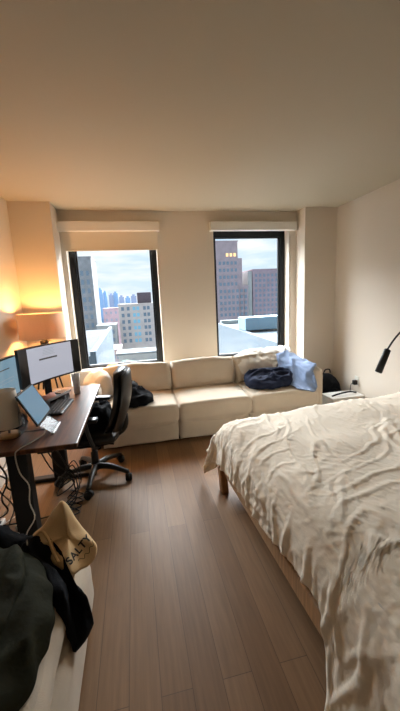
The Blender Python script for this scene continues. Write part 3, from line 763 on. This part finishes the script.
# olive coat
t = thing('olive_coat', 'dark olive green coat heaped on the cream daybed', 'coat', (-.62, .9, .43))
o0 = Vector((-.62, .9, .43))
def rel(l, o_): return [tuple(Vector(p)-o_) for p in l]
bm = B(); blob(bm, rel([(-0.917, 1.322, 0.450), (-0.714, 1.335, 0.460), (-0.579, 1.317, 0.460), (-0.463, 1.245, 0.450), (-0.391, 1.139, 0.440), (-0.347, 0.984, 0.430), (-0.357, 0.849, 0.420), (-0.405, 0.733, 0.420), (-0.482, 0.618, 0.420), (-0.675, 0.300, 0.420), (-0.917, 0.300, 0.430), (-1.081, 0.675, 0.450), (-1.100, 1.155, 0.450)], o0), .13, n=22, seg=110, fold=.03, fs=4.2, seed=51, normal=(.12, 0, 1), power=.5, floorz=.006, back=.1, aniso=(1.6, .7, 1))
obj('coat_body', bm, M_olive, t, True)
bm = B(); blob(bm, rel([(-0.579, 1.299, 0.530), (-0.502, 1.214, 0.550), (-0.454, 1.062, 0.550), (-0.454, 0.888, 0.540), (-0.502, 0.772, 0.530), (-0.579, 0.811, 0.550), (-0.608, 1.013, 0.570), (-0.637, 1.214, 0.560)], o0), .05, n=14, seg=70, fold=.015, fs=7, seed=57, normal=(.3, 0, 1)); obj('sleeve', bm, M_olive, t, True)
sheet('collar_fold', [rel([(-0.849, 1.347, 0.520), (-0.733, 1.352, 0.560), (-0.618, 1.335, 0.565), (-0.521, 1.299, 0.540)], o0), rel([(-0.868, 1.299, 0.570), (-0.733, 1.304, 0.600), (-0.618, 1.286, 0.600), (-0.502, 1.250, 0.570)], o0), rel([(-0.888, 1.239, 0.550), (-0.753, 1.239, 0.580), (-0.637, 1.227, 0.580), (-0.521, 1.203, 0.550)], o0)], M_blk, nu=16, nv=24, thick=.014, fold=.02, fs=9, seed=61, parent=t)
bm = B()
for k in range(3): tube(bm, [Vector(p)-o0 for p in spline([(-.60+.02*k, 1.40-.02*k, .505), (-.575+.02*k, 1.385-.02*k, .515), (-.56+.02*k, 1.35-.02*k, .505)], 6)], .003, 5)
obj('zip_pull', bm, M_metal, t)
# black garment with a sleeve
t = thing('black_sweater', 'black sweater with one sleeve hanging over the daybed edge beside the coat', 'sweater', (-.42, 1.25, .3))
o1 = Vector((-.42, 1.25, .3))
bm = B(); blob(bm, rel([(-.60, 1.44, .45), (-.50, 1.42, .46), (-.44, 1.35, .475), (-.385, 1.27, .475), (-.335, 1.17, .455), (-.290, 1.11, .40), (-.262, 1.11, .33), (-.250, 1.10, .285), (-.252, 1.09, .275), (-.275, 1.05, .262), (-.302, 1.02, .262), (-.304, 1.02, .275), (-.325, 1.03, .36), (-.352, 1.05, .45), (-.40, 1.12, .465), (-.47, 1.25, .465), (-.56, 1.36, .455)], o1), .035, n=14, seg=120, fold=.014, fs=8, seed=71, normal=(.6, -.1, 1), power=.45)
obj('sweater_body', bm, M_blk, t, True)
# tote bag
o2 = Vector((-.40, 1.38, .43))
t = thing('tote_bag', 'cream canvas tote bag printed with dark lettering on the daybed end', 'bag', tuple(o2))
tote_loop = [(-.55, 1.45, .44), (-.49, 1.46, .49), (-.44, 1.47, .55), (-.403, 1.46, .59), (-.365, 1.45, .545), (-.325, 1.42, .475), (-.285, 1.39, .43), (-.258, 1.37, .395), (-.262, 1.35, .36), (-.286, 1.32, .345), (-.315, 1.27, .37), (-.34, 1.20, .425), (-.39, 1.23, .44), (-.44, 1.30, .435), (-.50, 1.38, .435)]
bm = B(); blob(bm, rel(tote_loop, o2), .05, n=18, seg=120, fold=.013, fs=6, seed=83, normal=(.35, -1, 1.0), power=.5, aniso=(1, 1, .6), back=.35)
tote = obj('bag_body', bm, M_tote, t, True)
dg = BVHTree.FromPolygons([v.co.copy() for v in tote.data.vertices], [tuple(p.vertices) for p in tote.data.polygons])
nrm = Vector((.35, -1, 1.0)).normalized()
ux = Vector((1, .25, 0)).normalized(); uy = nrm.cross(ux).normalized()
if uy.z < 0: uy = -uy
def on_tote(p, lift=.002):
    h = dg.ray_cast(p+nrm*.4, -nrm)
    return (h[0]+nrm*lift) if h[0] is not None else p
bm = B()
for pts in ([(-.53, 1.42, .46), (-.49, 1.40, .50), (-.455, 1.36, .49), (-.42, 1.30, .45), (-.39, 1.25, .44)],):
    tube(bm, [on_tote(Vector(p)-o2, .004) for p in spline(pts, 26)], .006, 6)
obj('bag_handle', bm, M_tote, t, True)
fc = bpy.data.curves.new('print', 'FONT'); fc.body = 'SALTY'; fc.offset = .0012; fc.size = .043; fc.align_x = 'LEFT'; fc.space_character = 1.12
fo = bpy.data.objects.new('print', fc); C.objects.link(fo)
deps = bpy.context.evaluated_depsgraph_get(); me = bpy.data.meshes.new_from_object(fo.evaluated_get(deps)); bpy.data.objects.remove(fo)
tb = B(); tb.from_mesh(me); bmesh.ops.subdivide_edges(tb, edges=tb.edges, cuts=2, use_grid_fill=False); bmesh.ops.triangulate(tb, faces=tb.faces)
ca, sa = math.cos(math.radians(38)), math.sin(math.radians(38))
org = Vector((-.348, 1.245, .42))-o2
for v in tb.verts:
    a, b = v.co.x, v.co.y
    v.co = on_tote(org+ux*(a*ca-b*sa)+uy*(a*sa+b*ca))
tb.to_mesh(me); tb.free(); me.materials.clear()
mesh_obj('lettering', me, M_ink, t)
bm = B()
sw = []
for k in range(24):
    a = .035+k*.0042; b = -.016-.010*math.sin(k/23*PI)+.006*math.sin(k*.9)
    sw.append(on_tote(org+ux*(a*ca-b*sa)+uy*(a*sa+b*ca), .001))
tube(bm, sw, .0011, 5); obj('printed_flourish', bm, M_ink, t)

# ------------------------------------------------------------------ outside
M_b_white = mat('outside_white_render', (92, 102, 110), .9, vary=.05, vscale=.3)
M_b_roof = mat('outside_roof_membrane', (34, 42, 50), .9, vary=.1, vscale=.4)
M_b_stone = mat('outside_stone', (138, 138, 140), .9, vary=.18, vscale=.5)  # building colours from here on are paled to carry distance haze
M_b_pink = mat('outside_pale_pink_brick', (200, 188, 182), .9, vary=.08, vscale=.6)
M_b_brick = mat('outside_red_brick', (158, 142, 146), .9, vary=.12, vscale=.5)
M_b_brick2 = mat('outside_mauve_brick', (150, 132, 140), .9, vary=.12, vscale=.5)
M_b_dark = mat('outside_dark_cladding', (84, 76, 84), .8)
M_b_blue = mat('outside_blue_panel', (116, 142, 158), .6)
M_b_win = mat('outside_window_glass', (112, 130, 146), .2)
M_b_winl = mat('outside_window_cyan', (130, 190, 214), .3)
M_b_lit = mat('outside_lit_window', (255, 210, 150), .4, emit=(255, 196, 120), estr=.9)
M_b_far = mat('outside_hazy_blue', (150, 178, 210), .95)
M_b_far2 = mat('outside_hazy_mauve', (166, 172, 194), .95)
M_b_grn = mat('outside_foliage', (72, 92, 84), .9, vary=.3, vscale=2)
M_b_ground = mat('outside_asphalt', (112, 124, 136), .95, vary=.1, vscale=.1)
M_b_con = mat('outside_concrete', (158, 160, 158), .9, vary=.1, vscale=.6)

def building(name, label, x0, x1, y0, y1, z0, z1, m, grp=None, wins=None, steps=()):
    t = thing(name, label, 'building', ((x0+x1)/2, (y0+y1)/2, z0), 0, grp)
    cx, cy = (x0+x1)/2, (y0+y1)/2
    bm = B(); box(bm, x0-cx, x1-cx, y0-cy, y1-cy, 0, z1-z0)
    for (a, b, top) in steps: box(bm, a-cx, b-cx, y0-cy+.4, y1-cy, 0, top-z0)
    obj('wall', bm, m, t)
    bm = B(); box(bm, x0-cx-.2, x1-cx+.2, y0-cy-.2, y1-cy+.2, z1-z0-.02, z1-z0+.35); obj('roof_parapet', bm, m, t)
    n = 0
    if wins:
        for (wx0, wx1, nx, wz0, wz1, nz, w, h, mw_, yy) in wins:
            bm = B(); box(bm, -w/2, w/2, -.12, .1, -h/2, h/2); me = bpy.data.meshes.new('window'); bmesh.ops.recalc_face_normals(bm, faces=bm.faces); bm.to_mesh(me); bm.free(); me.materials.append(mw_)
            for i in range(nx):
                for k in range(nz):
                    if n >= 98: break
                    o = bpy.data.objects.new('window', me); C.objects.link(o); o.parent = t; n += 1
                    o.location = (wx0+(wx1-wx0)*(i/(nx-1) if nx > 1 else .5)-cx, (yy if yy is not None else y0)-cy, wz0+(wz1-wz0)*(k/(nz-1) if nz > 1 else .5)-z0)
    return t

# neighbouring roofs
nb = thing('neighbour_building', 'white rendered roof block just below the left window', 'building', (-6, 27, -14))
bm = B(); prism(bm, [(-8, -8.8), (3.76, -8.8), (3.53, 9), (-8, 9)], 0, 12.6); obj('wall', bm, M_b_white, nb)
bm = B(); prism(bm, [(-7.8, -8.5), (3.4, -8.5), (3.2, 8.8), (-7.8, 8.8)], 12.6, 12.62); obj('roof', bm, M_b_roof, nb)
bm = B(); prism(bm, [(3.45, -8.8), (3.76, -8.8), (3.53, 9), (3.22, 9)], 12.6, 12.85); obj('parapet', bm, M_b_white, nb)
bm = B(); box(bm, 1.9, 2.9, -8.9, -8.7, 9.6, 10.8); obj('window', bm, M_b_win, nb)
nb = thing('neighbour_building', 'long white rendered roof block just below the right window', 'building', (12, 20, -14))
bm = B(); prism(bm, [(-5.42, -12), (-4.53, 8.5), (22, 8.5), (22, -12)], 0, 13); obj('wall', bm, M_b_white, nb)
bm = B(); prism(bm, [(-5.42, -12), (-4.53, 8.5), (-4.2, 8.5), (-5.1, -12)], 13, 13.12); obj('parapet', bm, M_b_white, nb)
bm = B(); box(bm, -4.2, 22, 8.2, 8.6, 13, 13.35); obj('roof_railing', bm, M_b_con, nb)
t = thing('rooftop_container', 'light blue metal container standing on the white roof', 'container', (9.35, 21.4, -.99))
bm = B(); box(bm, -1.95, 1.95, -.8, .8, .12, 1.0, .04); obj('container_body', bm, M_b_blue, t)
for k in range(3):
    bm = B(); box(bm, -1.7+k*1.6, -1.5+k*1.6, -.7, .7, 0, .12); obj('skid', bm, M_b_dark, t)

building('apartment_tower', 'tall grey stone tower at the left edge of the left window', -26, -13.4, 122, 138, -34, 17.4, M_b_stone, None,
         [(-24.6, -15.0, 6, -22, 12, 12, 1.0, 1.7, M_b_win, None)])
building('apartment_building', 'pale brick apartment block with blue window bays beyond the street', -5.4, 10.5, 120, 134, -34, .2, M_b_pink, None,
         [(-3.9, -1.9, 2, -13, -1.2, 6, 1.0, 1.3, M_b_win, None), (.2, 1.6, 2, -13, -1.2, 6, 1.0, 1.3, M_b_winl, None), (4.0, 5.4, 2, -13, -1.2, 6, 1.0, 1.3, M_b_win, None), (8.0, 9.4, 2, -13, -1.2, 6, 1.0, 1.3, M_b_winl, None)])
bm = B(); box(bm, -2.6, 2.6, -1.5, 1.5, 0, 4.0, .2); o = obj('rooftop_water_tank', bm, M_b_dark); o.location = (4.3, 125, .56); tag(o, 'dark brown tank housing on top of the pale brick block', 'tank')
building('corner_building', 'small white block beside the grey tower', -12.6, -6.4, 112, 124, -34, -6.5, M_b_con, None, [(-11.6, -7.4, 5, -14, -8.5, 3, .9, 1.3, M_b_win, None)])
building('shop_building', 'low flat shop row with a long pale canopy at street level', -4.2, 6.0, 74, 82, -22, -11.0, M_b_con, None, [(-3.2, 5.0, 6, -13.2, -13.2, 1, 1.1, 1.6, M_b_win, None)])
bm = B(); box(bm, -4.4, 6.2, 68, 74, -9.7, -9.3, .05); o = obj('street_canopy', bm, M_b_white); tag(o, 'long white canopy roof in front of the shop row', 'canopy')
bm = B()
blob(bm, [(-4, 66, -12.5), (-3, 66, -10.4), (-1, 66, -10.7), (1, 66, -11.4), (2, 66, -12.5), (0, 66, -14), (-3, 66, -14)], 1.4, fold=.5, fs=.8, normal=(0, -1, 0)); tag(obj('street_hedge', bm, M_b_grn, None, True), 'dark green hedge below the white canopy', 'hedge')
building('brick_tower', 'tall mauve brick tower stepping down, seen through the right window', 26, 40.5, 120, 136, -34, 21.8, M_b_brick, None,
         [(33.4, 43.4, 7, -5.5, 3.5, 5, .9, 1.2, M_b_win, 120), (33.4, 39.6, 5, 6.2, 14, 4, .9, 1.2, M_b_win, None), (36.3, 39.3, 3, 17, 17, 1, .9, 1.2, M_b_lit, None)], [(40.5, 42.3, 15.8), (42.3, 44.6, 5.6)])
building('brick_apartment_block', 'square mauve brick block with a white corner on the right', 47.2, 60, 122, 136, -34, 11.3, M_b_brick2, None,
         [(48.6, 59, 7, -6.5, 9.2, 9, .8, 1.1, M_b_win, None)])
bm = B(); box(bm, 45.3, 46.9, 122.2, 136, -34, 10.9); o = obj('white_stair_tower', bm, M_b_con); tag(o, 'slim pale stair tower against the square brick block', 'tower')
k = 0
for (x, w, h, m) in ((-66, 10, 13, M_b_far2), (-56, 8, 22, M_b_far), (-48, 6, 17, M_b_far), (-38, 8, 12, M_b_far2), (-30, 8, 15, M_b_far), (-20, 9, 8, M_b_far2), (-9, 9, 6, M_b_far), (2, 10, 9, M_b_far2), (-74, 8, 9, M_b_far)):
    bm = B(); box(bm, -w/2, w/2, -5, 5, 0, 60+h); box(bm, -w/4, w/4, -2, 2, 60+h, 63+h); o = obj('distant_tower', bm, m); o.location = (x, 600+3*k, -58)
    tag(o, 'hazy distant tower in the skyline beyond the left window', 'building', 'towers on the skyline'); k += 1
for (x, y, w, top, m, lb) in ((-14, 95, 7, -12.5, M_b_pink, 'low pinkish block in front of the grey tower'), (-9, 150, 9, -1.5, M_b_brick2, 'mauve mid-distance block left of the pale brick building'),
                              (-6.8, 88, 5, -11.5, M_b_brick, 'small brick house behind the white roof')):
    building('town_building', lb, x-w/2, x+w/2, y, y+10, -34, top, m, None, [(x-w*.35, x+w*.35, 4, top-5, top-1.8, 2, .8, 1.1, M_b_win, None)])
bm = B(); box(bm, 2.42, 2.75, 4.57, 4.95, -3, 3.2); struct(obj('trim_1', bm, M_b_pink))
bm = B(); box(bm, -400, 400, 40, 1200, -35, -34); struct(obj('ground', bm, M_b_ground))

# ------------------------------------------------------------------ sky and light
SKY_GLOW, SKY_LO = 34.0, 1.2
w = bpy.data.worlds.new('overcast_sky'); S.world = w; w.use_nodes = True; nt = w.node_tree; nt.nodes.clear()
out = nt.nodes.new('ShaderNodeOutputWorld'); bg = nt.nodes.new('ShaderNodeBackground')
tc = nt.nodes.new('ShaderNodeTexCoord'); sp = nt.nodes.new('ShaderNodeSeparateXYZ'); nt.links.new(tc.outputs['Generated'], sp.inputs[0])
ra = nt.nodes.new('ShaderNodeValToRGB'); e = ra.color_ramp.elements
e[0].position = 0; e[0].color = lin((214, 226, 238)); e[1].position = .30; e[1].color = lin((190, 216, 236))
x = e.new(.06); x.color = lin((214, 228, 238))
nt.links.new(sp.outputs['Z'], ra.inputs['Fac'])
mp = nt.nodes.new('ShaderNodeMapping'); mp.inputs['Scale'].default_value = (3, 3, 16); nt.links.new(tc.outputs['Generated'], mp.inputs['Vector'])
ns = nt.nodes.new('ShaderNodeTexNoise'); ns.inputs['Scale'].default_value = 2.0; ns.inputs['Detail'].default_value = 5; nt.links.new(mp.outputs[0], ns.inputs['Vector'])
cr = nt.nodes.new('ShaderNodeValToRGB'); cr.color_ramp.elements[0].position = .42; cr.color_ramp.elements[1].position = .66; nt.links.new(ns.outputs['Fac'], cr.inputs['Fac'])
mx = nt.nodes.new('ShaderNodeMix'); mx.data_type = 'RGBA'; nt.links.new(cr.outputs['Color'], mx.inputs[0]); nt.links.new(ra.outputs['Color'], mx.inputs[6]); mx.inputs[7].default_value = lin((250, 246, 240))
nt.links.new(mx.outputs[2], bg.inputs['Color'])
def mrange(src, a, b, c, d):
    n = nt.nodes.new('ShaderNodeMapRange'); n.interpolation_type = 'SMOOTHSTEP'
    n.inputs['From Min'].default_value = a; n.inputs['From Max'].default_value = b; n.inputs['To Min'].default_value = c; n.inputs['To Max'].default_value = d
    nt.links.new(src, n.inputs['Value']); return n.outputs[0]
def mth(op, a, b):
    n = nt.nodes.new('ShaderNodeMath'); n.operation = op
    for k, v in enumerate((a, b)):
        if isinstance(v, (int, float)): n.inputs[k].default_value = v
        else: nt.links.new(v, n.inputs[k])
    return n.outputs[0]
# added bright band above the visible sky, to light the room through the windows
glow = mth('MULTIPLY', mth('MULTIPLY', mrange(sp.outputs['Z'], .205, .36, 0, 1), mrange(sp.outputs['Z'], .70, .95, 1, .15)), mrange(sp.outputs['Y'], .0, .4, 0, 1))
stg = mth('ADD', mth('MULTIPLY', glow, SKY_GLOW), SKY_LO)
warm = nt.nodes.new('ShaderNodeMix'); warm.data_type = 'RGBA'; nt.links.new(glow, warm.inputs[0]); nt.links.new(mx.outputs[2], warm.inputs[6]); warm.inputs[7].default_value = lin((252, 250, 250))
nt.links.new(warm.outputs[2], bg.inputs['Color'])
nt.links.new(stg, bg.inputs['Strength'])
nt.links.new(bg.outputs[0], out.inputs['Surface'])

# added fill light for the room, shaped as a ceiling fixture behind the camera
t = thing('ceiling_fill_light', 'added round fill light on the ceiling behind the viewer', 'lamp', (1.0, -3.6, ZC))
bm = B(); lathe(bm, [(.20, 0), (.20, -.03), (.19, -.035)], 32); obj('light_housing', bm, M_white, t)
bm = B(); lathe(bm, [(.18, -.035), (.17, -.06), (.08, -.08), (.001, -.085)], 32, cap=False); obj('diffuser', bm, mat('fill_light_diffuser', (255, 240, 220), .5, emit=(255, 214, 166), estr=2.0), t, True)

cl = bpy.data.lights.new('ceiling_fill_lamp', 'POINT'); cl.energy = 5; cl.color = (1, .86, .72); cl.shadow_soft_size = .15
clo = bpy.data.objects.new('ceiling_fill_lamp', cl); C.objects.link(clo); clo.parent = t; clo.location = (0, 0, -.28)
S.view_settings.view_transform = 'Standard'; S.view_settings.look = 'None'; S.view_settings.gamma = 1; S.view_settings.use_curve_mapping = False
S.view_settings.exposure = 0.18
S.cycles.max_bounces = 10; S.cycles.diffuse_bounces = 6; S.cycles.transparent_max_bounces = 12
S.cycles.use_denoising = True; S.cycles.sample_clamp_indirect = 6
for p, d in (((W1[0]+W1[1])/2, W1[1]-W1[0]), ((W2[0]+W2[1])/2, W2[1]-W2[0])):
    al = bpy.data.lights.new('window_portal', 'AREA'); al.shape = 'RECTANGLE'; al.size = d; al.size_y = 1.7; al.cycles.is_portal = True
    ao = bpy.data.objects.new('window_portal', al); C.objects.link(ao); ao.location = (p, YB+.27, 1.5); ao.rotation_euler = (-PI/2, 0, 0)
